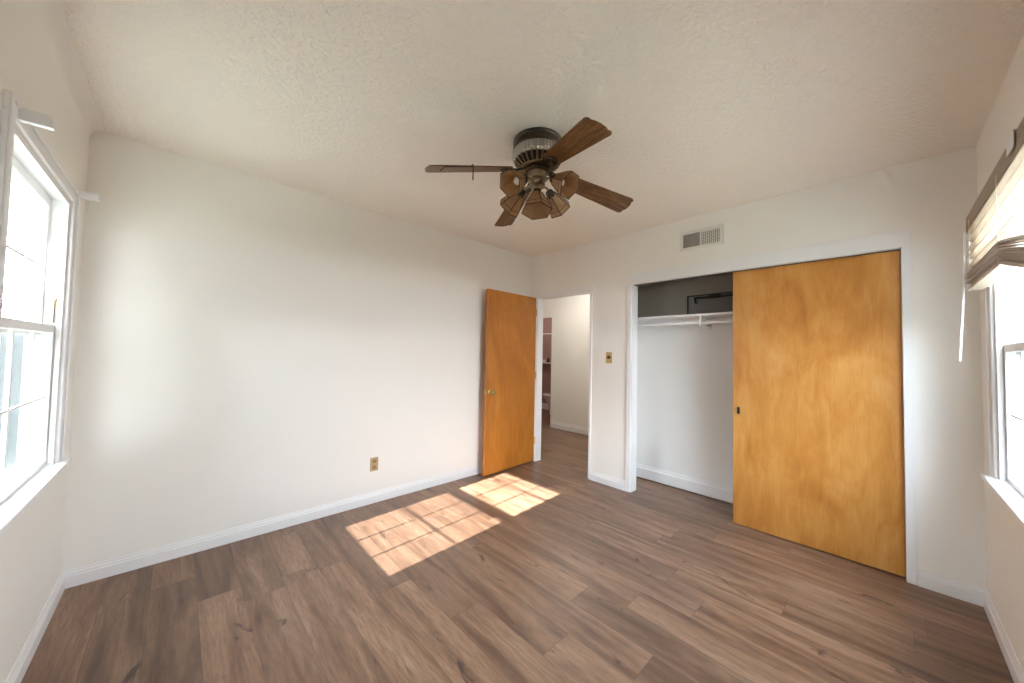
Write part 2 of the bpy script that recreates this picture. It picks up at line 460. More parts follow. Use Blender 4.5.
# ------------------------------------------------------------------ windows
def window(name, label, P, u0, u1, z0, z1, far, ncol, extra):
    """P(u, d, z) -> world; d > 0 into the room. far: +1 if u1 is the end away from the camera"""
    root = empty(name, P((u0+u1)/2, 0, z0), label, 'window', kind='structure')
    def B(bm, ua, ub, da, db, za, zb):
        a, b = P(ua, da, za), P(ub, db, zb)
        box(bm, min(a[0], b[0]), min(a[1], b[1]), min(a[2], b[2]), max(a[0], b[0]), max(a[1], b[1]), max(a[2], b[2]))
    cw, ct = 0.065, 0.012
    bm = new_bm()
    for ua, ub in ((u0-cw, u0), (u1, u1+cw)):
        B(bm, ua, ub, 0, ct, z0, z1)
    B(bm, u0-cw, u1+cw, 0, ct, z1, z1+0.058)
    for ua, ub in ((u0-cw, u0-cw+0.016), (u1+cw-0.016, u1+cw)): B(bm, ua, ub, ct, ct+0.008, z0, z1+0.058)
    B(bm, u0-cw+0.016, u1+cw-0.016, ct, ct+0.008, z1+0.042, z1+0.058)
    link('casing', bm, 'trim', root, bevel=0.003)
    bm = new_bm()     # jamb lining with a stop bead and parting bead
    B(bm, u0, u0+0.012, -0.105, 0, z0, z1); B(bm, u1-0.012, u1, -0.105, 0, z0, z1); B(bm, u0+0.012, u1-0.012, -0.105, 0, z1-0.012, z1)
    B(bm, u0+0.012, u0+0.026, -0.018, 0, z0, z1-0.012); B(bm, u1-0.026, u1-0.012, -0.018, 0, z0, z1-0.012)
    B(bm, u0+0.026, u1-0.026, -0.018, 0, z1-0.026, z1-0.012)
    B(bm, u0+0.012, u1-0.012, -0.125, -0.045, z0-0.02, z0+0.008)
    link('jamb', bm, 'trim', root, bevel=0.002)
    bm = new_bm(); B(bm, u0-cw-0.02, u1+cw+0.02, 0.0, 0.042, z0-0.024, z0); B(bm, u0+0.001, u1-0.001, -0.06, 0.0, z0-0.02, z0+0.001)
    link('stool', bm, 'trim', root, bevel=0.004)
    zm = 1.412
    def sash(nm, d0, d1, za, zb, rails):
        s0, s1 = u0+0.014, u1-0.014
        sw = 0.034
        bm = new_bm()
        B(bm, s0, s0+sw, d0, d1, za, zb); B(bm, s1-sw, s1, d0, d1, za, zb)
        B(bm, s0+sw, s1-sw, d0, d1, za, za+rails[0]); B(bm, s0+sw, s1-sw, d0, d1, zb-rails[1], zb)
        so = link(nm, bm, 'trim', root, bevel=0.003)
        g0, g1, gz0, gz1 = s0+sw, s1-sw, za+rails[0], zb-rails[1]
        dm = (d0+d1)/2
        bm = new_bm()
        for k in range(1, ncol):
            u = g0+(g1-g0)*k/ncol
            B(bm, u-0.0065, u+0.0065, d1-0.018, d1-0.006, gz0, gz1)
        zmid = (gz0+gz1)/2
        B(bm, g0, g1, d1-0.0155, d1-0.0085, zmid-0.0045, zmid+0.0045)
        link('muntin', bm, 'trim', root, so)
        bm = new_bm(); B(bm, g0-0.004, g1+0.004, d1-0.0138, d1-0.0108, gz0-0.004, gz1+0.004)
        link('pane', bm, 'glass', root, so)
        return so
    sash('lower_sash', -0.052, -0.020, z0+0.002, zm, (0.021, 0.036))
    sash('upper_sash', -0.088, -0.056, zm-0.050, z1-0.013, (0.034, 0.044))
    bm = new_bm(); B(bm, u0+0.03, u1-0.03, -0.0985, -0.0975, z0+0.02, zm-0.012)
    sc_ = link('insect_screen', bm, 'screen', root)
    bm = new_bm()
    B(bm, u0+0.012, u0+0.03, -0.104, -0.092, z0+0.008, zm); B(bm, u1-0.03, u1-0.012, -0.104, -0.092, z0+0.008, zm)
    B(bm, u0+0.03, u1-0.03, -0.104, -0.092, z0+0.008, z0+0.024); B(bm, u0+0.03, u1-0.03, -0.104, -0.092, zm-0.012, zm)
    link('screen_frame', bm, 'plastic', root, sc_)
    # brass latch plate in the sash track
    if extra:
        bm = new_bm(); B(bm, u1-0.030, u1-0.0125, -0.050, -0.026, 1.425, 1.54); B(bm, u1-0.036, u1-0.0125, -0.044, -0.020, 1.532, 1.542)
        link('latch', bm, 'brass', root, bevel=0.002)['label'] = 'tarnished brass latch plate'
    return root

window('window_1', 'bright white double-hung window with small panes at left', lambda u, d, z: (-W+d, u, z), *LW, 1, 3, True)
window('window_2', 'white double-hung window half under the raised blind at right', lambda u, d, z: (u, -D+d, z), *RW, 1, 6, False)

# blind brackets
def bracket(label, P, u, z, t=0.075, h=0.036, wd=0.03, grp='blind brackets'):
    root = empty('blind_bracket', P(u, 0, z), label, 'bracket', grp)
    def B(bm, ua, ub, da, db, za, zb):
        a, b = P(ua, da, za), P(ub, db, zb)
        box(bm, min(a[0], b[0]), min(a[1], b[1]), min(a[2], b[2]), max(a[0], b[0]), max(a[1], b[1]), max(a[2], b[2]))
    bm = new_bm()
    hw = wd/2
    B(bm, u-hw, u+hw, 0, 0.003, z-0.004, z+h)                  # wall plate
    B(bm, u-hw, u-hw+0.003, 0.003, t, z, z+h); B(bm, u+hw-0.003, u+hw, 0.003, t, z, z+h)
    B(bm, u-hw+0.003, u+hw-0.003, 0.003, t-0.01, z+h-0.003, z+h)
    link('bracket_body', bm, 'plastic', root, bevel=0.0015)
    bm = new_bm(); B(bm, u-hw+0.003, u+hw-0.003, 0.003, t+0.006, z-0.003, z)
    B(bm, u-hw+0.003, u+hw-0.003, t, t+0.004, z, z+0.02)
    link('bracket_gate', bm, 'plastic', root, bevel=0.001)
    return root
PL = lambda u, d, z: (-W+d, u, z)
PR = lambda u, d, z: (u, -D+d, z)
bracket('white blind bracket beside the top far corner of the left window', PL, -0.235, 2.078)
bracket('white blind bracket at the top near corner of the left window', PL, -1.165, 2.045)
rt3 = empty('blind_bracket', (-1.27, -D, 2.07), 'white blind bracket clipped over the top of the raised wooden blind', 'bracket', 'blind brackets')
bm = new_bm()
box(bm, -1.31, -D, 2.072, -1.23, -D+0.004, 2.105); box(bm, -1.31, -D+0.004, 2.0725, -1.23, -D+0.079, 2.0755)
box(bm, -1.31, -D+0.0745, 2.018, -1.23, -D+0.079, 2.0725)
link('bracket_body', bm, 'plastic', rt3, bevel=0.0015)

# ------------------------------------------------------------------ raised blind on the right window
bl = empty('window_blind', (-0.66, -D, 1.69), 'half-raised slatted wooden blind with stacked slats, right window', 'blind')
bx0, bx1 = -1.97, -0.29
yb, yf = -D+0.022, -D+0.072
bm = new_bm(); box(bm, bx0+0.01, yb, 2.035, bx1-0.005, yf-0.010, 2.068)
link('head_rail', bm, 'valance', bl, bevel=0.002)
bm = new_bm(); box(bm, bx0, yf-0.007, 1.995, bx1, yf, 2.07); box(bm, bx1-0.006, yb, 1.995, bx1, yf-0.007, 2.07)
link('valance', bm, 'valance', bl, bevel=0.002)
yc, hw = (yb+yf)/2, 0.0245
slat_i = 0
def slat(z, tilt=0.0, dx=0.0, dy=0.0, yaw=0.0, sag=0.0):
    bm = new_bm()
    N = 6
    prof = []
    for k in range(N+1):
        q = -1+2*k/N
        prof.append((q*hw, 0.0035*(1-q*q)))
    prof = prof + [(p[0], p[1]-0.0026) for p in prof[::-1]]
    m = Matrix.Translation((dx, yc+dy, z)) @ Matrix.Rotation(yaw, 4, 'Z') @ Matrix.Rotation(tilt, 4, 'X')
    bm.free()
    bm2 = new_bm(); xs = [bx0+0.004, -1.70, -1.45, -1.25, -1.03, bx1-0.008]
    rings = [[bm2.verts.new(m @ Vector((x, p[0], p[1]-sag*max(0.0, (-1.03-x)/0.93)))) for p in prof] for x in xs]
    n = len(prof)
    bm2.faces.new(rings[0]); bm2.faces.new(rings[-1])
    for ra_, rb_ in zip(rings, rings[1:]):
        for i in range(n): bm2.faces.new((ra_[i], rb_[i], rb_[(i+1) % n], ra_[(i+1) % n]))
    return link('slat', bm2, 'slat', bl, smooth=True)
rnd = random.Random(5)
for k in range(5): slat(1.985-0.044*k, R(10+rnd.uniform(-2, 2)))
for k in range(9): slat(1.712+0.0082*k, R(rnd.uniform(-4, 4)), rnd.uniform(-.003, .003), rnd.uniform(-.005, .006), R(rnd.uniform(-0.5, 0.5)), 0.21-0.006*k)
bm = new_bm(); 
vv = box(bm, bx0+0.004, yc-0.025, 1.690, -1.03, yc+0.025, 1.706)
for v in vv:
    if v.co.x < -1.5: v.co.z -= 0.215
box(bm, -1.03, yc-0.025, 1.690, bx1-0.008, yc+0.025, 1.706)
link('bottom_rail', bm, 'slat', bl, bevel=0.003)
for u in (bx0+0.14, -1.03, bx1-0.12):
    bm = new_bm()
    for y in (yc-0.0275, yc+0.0275): tube(bm, [(u, y, 2.03), (u, y, 1.80), (u, y, 1.69)], 0.0012, 6)
    link('ladder_cord', bm, 'cord', bl)
bm = new_bm(); tube(bm, [(-0.296, yf+0.004, 2.0), (-0.2975, yf+0.010, 1.73), (-0.305, yf+0.030, 1.33)], [0.003, 0.004, 0.005], 8)
link('wand', bm, 'plastic', bl, smooth=True)['label'] = 'white tilt wand'

# ------------------------------------------------------------------ bedroom door (open against the wall)
dr = empty('door_1', (-0.014, -0.094, 0.012), 'orange plywood door standing open against the blank wall', 'door', kind='structure')
ang = math.atan2(-0.044, -0.82)                # direction of the leaf from its hinge
DL, DT, DH = 0.812, 0.035, 2.008
lm = Matrix.Rotation(ang, 4, 'Z')
# local x along leaf from hinge, local y: + is away from the room side (towards the wall is -y after rotation by ~180)
bm = new_bm(); box(bm, 0, -DT, 0, DL, 0, DH)
leaf = link('door_leaf', bm, 'door', dr, bevel=0.002, mtx=lm)
def knobset(side):
    bm = new_bm()
    y0 = 0.0 if side > 0 else -DT
    m = Matrix.Translation((DL-0.06, y0, 0.885)) @ Matrix.Rotation(R(-90*side), 4, 'X')
    lathe(bm, [(0.033, 0), (0.033, 0.004), (0.028, 0.008), (0.012, 0.010), (0.010, 0.024), (0.016, 0.030), (0.026, 0.036), (0.029, 0.046), (0.026, 0.056), (0.012, 0.061)], 24, m)
    o = link('knob', bm, 'brass', dr, smooth=True, mtx=lm)
    o['label'] = 'brass knob'
knobset(1); knobset(-1)
bm = new_bm(); box(bm, DL, -0.030, 0.855, DL+0.0015, -0.006, 0.915); box(bm, DL, -0.024, 0.876, DL+0.010, -0.012, 0.894)
link('latch_plate', bm, 'brass', dr, mtx=lm)
for z in (0.2, 1.0, 1.78):
    bm = new_bm(); lathe(bm, [(0.006, z), (0.006, z+0.09)], 12, Matrix.Translation((-0.006, 0.004, 0)))
    link('hinge', bm, 'brass', dr, smooth=True, mtx=lm)

# ------------------------------------------------------------------ closet
CB = 0.475       # back of closet
bm = new_bm()
box(bm, CB, -3.42, 0, CB+0.08, -1.12, 1.705)
box(bm, TW, -1.12, 0, CB+0.08, -1.05, 1.705)
box(bm, TW, -3.42-0.05, 0, CB+0.08, -3.42, 1.705)
struct('wall_closet', bm, 'closetwall', 'pale inner walls of the open closet', 'wall')
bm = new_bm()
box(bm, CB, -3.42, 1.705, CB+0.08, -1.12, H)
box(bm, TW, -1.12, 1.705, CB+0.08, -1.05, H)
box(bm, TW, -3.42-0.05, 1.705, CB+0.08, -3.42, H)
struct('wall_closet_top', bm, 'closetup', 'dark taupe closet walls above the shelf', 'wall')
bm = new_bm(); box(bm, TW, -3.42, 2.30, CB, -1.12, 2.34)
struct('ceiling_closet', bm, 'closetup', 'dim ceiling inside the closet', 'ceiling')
bm = new_bm()
prism(bm, [(CB, 0.012), (CB-0.022, 0.012), (CB-0.022, 0.105), (CB-0.012, 0.118), (CB-0.008, 0.14), (CB, 0.14)], 'y', -3.42, -1.12)
struct('baseboard_closet', bm, 'trim', 'tall white baseboard along the closet back wall', 'baseboard')
# shelf
sh = empty('closet_shelf', (CB, -2.2, 1.70), 'long white shelf across the open closet', 'shelf')
SF = 0.19
bm = new_bm(); box(bm, SF, -3.418, 1.700, CB-0.001, -1.122, 1.718)
link('shelf_board', bm, 'trim', sh, bevel=0.002)
bm = new_bm(); box(bm, SF+0.004, -3.418, 1.655, SF+0.02, -1.122, 1.700) if False else box(bm, CB-0.02, -3.418, 1.64, CB-0.001, -1.122, 1.70)
link('shelf_cleat', bm, 'trim', sh)
bm = new_bm()
for v in [0]:
    yk = -1.925
    prism(bm, [(SF+0.006, 1.70), (SF+0.006, 1.612), (SF+0.03, 1.606), (CB-0.03, 1.606), (CB-0.001, 1.590), (CB-0.001, 1.70)], 'y', yk-0.009, yk+0.009)
link('shelf_bracket', bm, 'trim', sh, bevel=0.002)
rod = new_bm(); tube(rod, [(SF+0.05, -3.418, 1.640), (SF+0.05, -1.122, 1.640)], 0.016, 14)
link('hanging_rod', rod, 'trim', sh, smooth=True)
# framed panel with a bolt above the shelf
ap = empty('access_panel', (CB, -2.2, 1.72), 'black-edged panel with a bolt above the closet shelf', 'panel')
px, y0, y1, zt = CB-0.006, -2.75, -1.715, 1.935
bm = new_bm(); box(bm, px, y0+0.012, 1.72, CB-0.0005, y1-0.012, zt-0.010)
link('panel_board', bm, 'panelgrey', ap)
bm = new_bm(); box(bm, px-0.006, y1-0.012, 1.72, CB-0.0005, y1, zt); box(bm, px-0.006, y0, 1.72, CB-0.0005, y0+0.012, zt); box(bm, px-0.006, y0+0.012, zt-0.010, CB-0.0005, y1-0.012, zt)
link('panel_edge', bm, 'black', ap)
bm = new_bm(); tube(bm, [(px-0.012, -1.80, zt-0.032), (px-0.014, -2.7, zt-0.032)], 0.010, 8)
box(bm, px-0.02, -2.02, zt-0.044, px, -1.92, zt-0.014); tube(bm, [(px-0.014, -1.79, zt-0.03), (px-0.018, -1.80, zt-0.08)], 0.007, 8)
link('bolt', bm, 'black', ap)

# sliding door
sd = empty('door_2', (0.035, -2.69, 0.008), 'wide honey plywood sliding door covering the right half of the closet', 'door', kind='structure')
sy0, sy1 = CL[0]+0.004, -2.230
bm = new_bm(); box(bm, 0.028, sy0, 0.010, 0.062, sy1, CL[2]-0.008)
link('door_leaf', bm, 'slider', sd, bevel=0.0015)
bm = new_bm()
prof = [(0.0, 0), (0.018, 0), (0.018, 0.002), (0.013, 0.003), (0.010, 0.001), (0.0, 0.001)]
yk, zk = -2.268, 0.905
box(bm, 0.026, yk-0.014, zk-0.032, 0.028, yk-0.009, zk+0.032); box(bm, 0.026, yk+0.009, zk-0.032, 0.028, yk+0.014, zk+0.032)
box(bm, 0.026, yk-0.009, zk+0.026, 0.028, yk+0.009, zk+0.032); box(bm, 0.026, yk-0.009, zk-0.032, 0.028, yk+0.009, zk-0.026)
fp = link('finger_pull', bm, 'brass', sd); fp['label'] = 'small brass finger pull'
bm = new_bm(); box(bm, 0.0272, yk-0.009, zk-0.026, 0.028, yk+0.009, zk+0.026)
link('pull_recess', bm, 'bronze', sd, fp)
bm = new_bm(); box(bm, 0.020, CL[0]+0.003, CL[2]-0.006, 0.095, CL[1]-0.013, CL[2]-0.0025)
tag(link('closet_track', bm, 'ventdark'), 'dark sliding-door track at the top of the closet opening', 'track')

# ------------------------------------------------------------------ vent, switch, outlet
vt = empty('wall_vent', (0, -1.998, 2.345), 'white rectangular air vent high above the closet', 'vent')
bm = new_bm()
holed(bm, 'x', -0.010, 0.0, -2.174, -1.822, 2.262, 2.432, [(-2.144, -2.000, 2.287, 2.404), (-1.990, -1.852, 2.287, 2.404)])
link('vent_frame', bm, 'white', vt, bevel=0.003)
bm = new_bm(); box(bm, -0.006, -1.990, 2.287, -0.003, -1.852, 2.404)
link('damper', bm, 'ventgrey', vt)['label'] = 'closed grey damper half'
bm = new_bm()
for k in range(7):
    y = -1.990+0.138*(k+0.5)/7; box(bm, -0.0085, y-0.002, 2.287, -0.006, y+0.002, 2.404)
link('grille_bars', bm, 'ventgrey', vt)
bm = new_bm()
for k in range(9):
    y = -2.144+0.144*(k+0.5)/9; box(bm, -0.008, y-0.0028, 2.287, -0.002, y+0.0028, 2.404)
for k in range(9):
    z = 2.287+0.117*(k+0.5)/9; box(bm, -0.002, -2.144, z-0.0018, 0.001, -2.000, z+0.0018)
link('grille_bars', bm, 'white', vt)
bm = new_bm(); box(bm, 0.03, -2.146, 2.283, 0.034, -1.848, 2.408)
link('duct_back', bm, 'ventdark', vt)

sw = empty('light_switch', (0, -1.118, 1.30), 'small brass light switch between doorway and closet', 'light switch')
bm = new_bm(); box(bm, -0.006, -1.153, 1.243, 0, -1.083, 1.357)
link('plate', bm, 'brass', sw, bevel=0.003)
bm = new_bm(); lathe(bm, [(0.019, 0), (0.019, 0.004), (0.015, 0.012), (0.012, 0.018)], 20, Matrix.Translation((-0.006, -1.118, 1.303)) @ Matrix.Rotation(R(-90), 4, 'Y'))
link('dimmer_knob', bm, 'bronze', sw, smooth=True)
for z in (1.258, 1.342):
    bm = new_bm(); lathe(bm, [(0.004, 0), (0.003, 0.002)], 10, Matrix.Translation((-0.006, -1.118, z)) @ Matrix.Rotation(R(-90), 4, 'Y'))
    link('screw', bm, 'antique', sw)

ol = empty('wall_outlet', (-1.957, 0, 0.333), 'tan power outlet low on the blank cream wall', 'outlet')
bm = new_bm(); box(bm, -1.992, -0.006, 0.275, -1.922, 0, 0.391)
link('plate', bm, 'almond', ol, bevel=0.003)
for z in (0.306, 0.360):
    bm = new_bm(); lathe(bm, [(0.0165, 0), (0.0165, 0.003), (0.015, 0.004)], 18, Matrix.Translation((-1.957, -0.006, z)) @ Matrix.Rotation(R(90), 4, 'X'))
    rc = link('receptacle', bm, 'tan', ol)
    bm = new_bm()
    for dx in (-0.006, 0.006): box(bm, -1.957+dx-0.0015, -0.0108, z-0.002, -1.957+dx+0.0015, -0.0098, z+0.008)
    lathe(bm, [(0.0025, 0), (0.0025, 0.001)], 8, Matrix.Translation((-1.957, -0.0098, z-0.008)) @ Matrix.Rotation(R(90), 4, 'X'))
    link('slots', bm, 'brown', ol, rc)
bm = new_bm(); lathe(bm, [(0.0035, 0), (0.003, 0.002)], 10, Matrix.Translation((-1.957, -0.006, 0.333)) @ Matrix.Rotation(R(90), 4, 'X'))
link('screw', bm, 'brass', ol)

# ------------------------------------------------------------------ ceiling fan
FX, FY = -1.77, -1.71
fan = empty('ceiling_fan', (FX, FY, H), 'brown four-blade ceiling fan with amber glass lamp shades', 'ceiling fan')
T0 = Matrix.Translation((FX, FY, 0))
bm = new_bm()
lathe(bm, [(0.128, H), (0.140, H-0.006), (0.143, H-0.018), (0.137, H-0.024), (0.141, H-0.032), (0.143, H-0.056), (0.136, H-0.062)], 48, T0)
link('canopy', bm, 'bronze', fan, smooth=True)
bm = new_bm()      # ribbed band
N = 44; zt, zb_ = H-0.060, H-0.120
def ring(rf, z): return [bm.verts.new((FX+rf(i)*math.cos(2*math.pi*i/(2*N)), FY+rf(i)*math.sin(2*math.pi*i/(2*N)), z)) for i in range(2*N)]
ra = lambda i: 0.1445 if i % 2 else 0.1365
rc_ = lambda i: 0.132
rings = [ring(rc_, zt), ring(ra, zt-0.008), ring(ra, zb_+0.012), ring(rc_, zb_)]
for a, b in zip(rings, rings[1:]):
    for i in range(2*N): bm.faces.new((a[i], a[(i+1) % (2*N)], b[(i+1) % (2*N)], b[i]))
bm.faces.new(rings[0]); bm.faces.new(rings[-1])
link('ribbed_band', bm, 'silver', fan)
bm = new_bm()
lathe(bm, [(0.124, zb_), (0.114, zb_-0.012), (0.085, zb_-0.030), (0.06, zb_-0.034)], 40, T0)
link('motor_shell', bm, 'black', fan, smooth=True)
bm = new_bm()      # slanted vent fins round the motor
for k in range(26):
    a = 2*math.pi*k/26
    m = T0 @ Matrix.Rotation(a, 4, 'Z')
    vs = [(0.112, zb_+0.004), (0.136, zb_+0.002), (0.130, zb_-0.014), (0.098, zb_-0.040), (0.080, zb_-0.042), (0.085, zb_-0.028)]
    A = [bm.verts.new(m @ Vector((r, -0.0042, z))) for r, z in vs]; Bv = [bm.verts.new(m @ Vector((r, 0.0042, z))) for r, z in vs]
    bm.faces.new(A); bm.faces.new(Bv[::-1])
    for i in range(6): bm.faces.new((A[i], Bv[i], Bv[(i+1) % 6], A[(i+1) % 6]))
lathe(bm, [(0.082, zb_-0.044), (0.094, zb_-0.043), (0.096, zb_-0.036), (0.084, zb_-0.034)], 40, T0)
link('vent_fins', bm, 'antique', fan)
bm = new_bm(); lathe(bm, [(0.066, H-0.152), (0.072, H-0.158), (0.072, H-0.180), (0.055, H-0.186)], 36, T0)
link('rotor', bm, 'bronze', fan, smooth=True)
bm = new_bm()
lathe(bm, [(0.044, H-0.160), (0.052, H-0.168), (0.052, H-0.214), (0.058, H-0.218), (0.058, H-0.226), (0.044, H-0.232), (0.038, H-0.246), (0.046, H-0.252), (0.046, H-0.266), (0.028, H-0.276), (0.024, H-0.284)], 32, T0)
link('switch_housing', bm, 'antique', fan, smooth=True)

# blades
def blade_outline():
    pts = []
    r0, r1 = 0.0, 0.435
    w0, w1 = 0.052, 0.072
    top = [(0.0, w0*0.80), (0.012, w0)]
    top += [(0.445, w1), (0.459, w1-0.006), (0.464, w1-0.018), (0.460, w1-0.028), (0.468, w1-0.040), (0.473, 0.0)]
    bot = [(x, -y) for x, y in top[::-1] if y > 0]
    return top + bot
OUT = blade_outline()
blade_me = None
for k, th in enumerate((156, 66.5, -24, -113)):
    bm = new_bm()
    A = [bm.verts.new((x, y, 0)) for x, y in OUT]; Bv = [bm.verts.new((x, y, 0.006)) for x, y in OUT]
    bm.faces.new(A); bm.faces.new(Bv[::-1]); n = len(OUT)
    for i in range(n): bm.faces.new((A[i], Bv[i], Bv[(i+1) % n], A[(i+1) % n]))
    # pitch: +tangential side lower; droop outward
    m = Matrix.Translation((0, 0, 2.352-H)) @ Matrix.Rotation(R(th), 4, 'Z') @ Matrix.Translation((0.165, 0, 0)) @ Matrix.Rotation(R(10.8), 4, 'Y') @ Matrix.Rotation(R(-13), 4, 'X')
    b = link('blade', bm, 'blade', fan, bevel=0.0015, mtx=m)
    # iron under the blade root
    bm = new_bm()
    for s in (-1, 1):
        tube(bm, [(-0.096, s*0.010, 0.010), (-0.065, s*0.016, 0.004), (-0.025, s*0.032, -0.005), (0.015, s*0.034, -0.005), (0.042, s*0.020, -0.005), (0.055, 0, -0.005)], 0.0045, 8)
    tube(bm, [(-0.096, 0, 0.010), (-0.06, 0, 0.002), (0.0, 0, -0.005), (0.055, 0, -0.005)], 0.005, 8)
    box(bm, -0.008, -0.034, -0.006, 0.012, 0.034, -0.0002)
    ir = link('blade_iron', bm, 'bronze', fan, b, smooth=True, mtx=Matrix.Identity(4))
    for sx, sy in ((0.0, 0.028), (0.0, -0.028), (0.06, 0.0)):
        pass

# lamps: four on arms, one straight down
def shade_parts(base, axis, L, r0, r1, n=8, spin=0.0):
    ax = Vector(axis).normalized()
    ref = Vector((0, 0, 1)) if abs(ax.z) < 0.95 else Vector((1, 0, 0))
    xa = ax.cross(ref).normalized(); ya = ax.cross(xa)
    m = Matrix(((xa.x, ya.x, ax.x, base[0]), (xa.y, ya.y, ax.y, base[1]), (xa.z, ya.z, ax.z, base[2]), (0, 0, 0, 1)))
    def P(r, i, z):
        a = 2*math.pi*(i+spin)/n
        return m @ Vector((r*math.cos(a), r*math.sin(a), z))
    prof = [(r0, 0.018), (r0*1.15, 0.026), (r1*0.90, L*0.80), (r1, L)]
    bm = new_bm()
    rings = [[bm.verts.new(P(r, i, z)) for i in range(n)] for r, z in prof]
    rin = [[bm.verts.new(P(r-0.003, i, z)) for i in range(n)] for r, z in prof]
    for S in (rings, rin):
        for a, b in zip(S, S[1:]):
            for i in range(n): bm.faces.new((a[i], a[(i+1) % n], b[(i+1) % n], b[i]))
    for a, b in ((rings[0], rin[0]), (rings[-1], rin[-1])):
        for i in range(n): bm.faces.new((a[i], a[(i+1) % n], b[(i+1) % n], b[i]))
    s = link('lamp_shade', bm, 'amber', fan)
    bm = new_bm()
    for i in range(n):
        tube(bm, [P(r+0.0003, i, z) for r, z in prof], 0.0024, 5)
        for r, z in (prof[-1], prof[2]):
            tube(bm, [P(r, i, z), P(r, i+1, z)], 0.0026 if z == L else 0.0016, 5)
    link('lead_came', bm, 'bronze', fan, s)
    bm = new_bm(); lathe(bm, [(0.012, -0.012), (0.020, -0.006), (0.024, 0.004), (0.024, 0.018), (0.029, 0.022), (0.029, 0.030), (0.020, 0.031)], 20, m)
    link('socket_cup', bm, 'bronze', fan, s, smooth=True)
    bm = new_bm(); lathe(bm, [(0.008, 0.024), (0.012, 0.032), (0.018, 0.044), (0.0225, 0.058), (0.0215, 0.070), (0.015, 0.080), (0.004, 0.085)], 18, m)
    link('bulb', bm, 'bulb', fan, s, smooth=True)
    return m
for t in (183, 273, 93, 3):
    a = R(t); dx, dy = math.cos(a), math.sin(a)
    nb = (FX+0.112*dx, FY+0.112*dy, 2.292)
    bm = new_bm()
    tube(bm, [(FX+0.040*dx, FY+0.040*dy, H-0.258), (FX+0.060*dx, FY+0.060*dy, H-0.244), (FX+0.088*dx, FY+0.088*dy, H-0.243), (FX+0.110*dx, FY+0.110*dy, H-0.256)], 0.0065, 10)
    link('lamp_arm', bm, 'antique', fan, smooth=True)
    shade_parts(nb, (dx*0.84, dy*0.84, -0.54), 0.135, 0.028, 0.072, 6, 0.0)
shade_parts((FX, FY, H-0.284), (-0.15, -0.14, -1), 0.138, 0.029, 0.088, 6, 0.5)

# dark cord draped over the left blade
th = R(156)
def BP(s, w, dz):
    m = Matrix.Translation((FX, FY, 2.352)) @ Matrix.Rotation(th, 4, 'Z') @ Matrix.Translation((0.165, 0, 0)) @ Matrix.Rotation(R(10.8), 4, 'Y') @ Matrix.Rotation(R(-13), 4, 'X')
    return m @ Vector((s, w, dz))
q = BP(0.235, 0.073, -0.004)
bm = new_bm()
q2 = BP(0.385, 0.073, -0.004)
tube(bm, [BP(0.235, -0.06, 0.009), BP(0.235, 0.0, 0.009), BP(0.235, 0.071, 0.008), q, (q.x, q.y, q.z-0.07)], 0.0030, 6)
tube(bm, [q, BP(0.31, 0.074, -0.004), q2, q2 + Vector((-0.022, 0.006, -0.028))], 0.0025, 6)
tag(link('cord', bm, 'black'), 'dark cord hooked over the left fan blade with an end hanging', 'cord')

# ------------------------------------------------------------------ hall and bathroom beyond the doorway
HX = 1.72
bm = new_bm(); holed(bm, 'x', HX, HX+0.10, -1.2, 2.3, 0, H, [(1.115, 1.86, -1, 2.0)])
struct('wall_hall_far', bm, 'hallwall', 'cream hall wall seen straight through the doorway', 'wall')
bm = new_bm(); box(bm, TW+0.0, 2.2, 0, HX, 2.3, H); box(bm, CB+0.08, -1.15, 0, HX, -1.05, H); box(bm, 0.0, 0.14, 0, TW, 2.2, H)
struct('wall_hall_ends', bm, 'hallwall', 'cream end walls closing the hall on both sides', 'wall')
bm = new_bm(); box(bm, TW, -1.2, H, HX+0.1, 2.3, H+0.1)
struct('ceiling_hall', bm, 'wall', 'white hall ceiling beyond the doorway', 'ceiling')
bm = new_bm(); prism(bm, [(HX-p[0], p[1]) for p in base_prof(1, 0.12)], 'y', -1.05, 1.10)
struct('baseboard_hall', bm, 'trim', 'white baseboard of the hall wall beyond the doorway', 'baseboard')
hl = empty('hall_ceiling_lamp', (0.95, 0.15, H), 'round white ceiling lamp in the hall, above the doorway view', 'ceiling lamp')
bm = new_bm(); lathe(bm, [(0.15, H), (0.155, H-0.015), (0.14, H-0.022)], 32, Matrix.Translation((0.95, 0.15, 0)))
link('lamp_base', bm, 'white', hl, smooth=True)
bm = new_bm(); lathe(bm, [(0.138, H-0.022), (0.132, H-0.05), (0.10, H-0.075), (0.05, H-0.088), (0.01, H-0.09)], 32, Matrix.Translation((0.95, 0.15, 0)))
link('diffuser', bm, 'halllamp', hl, smooth=True)

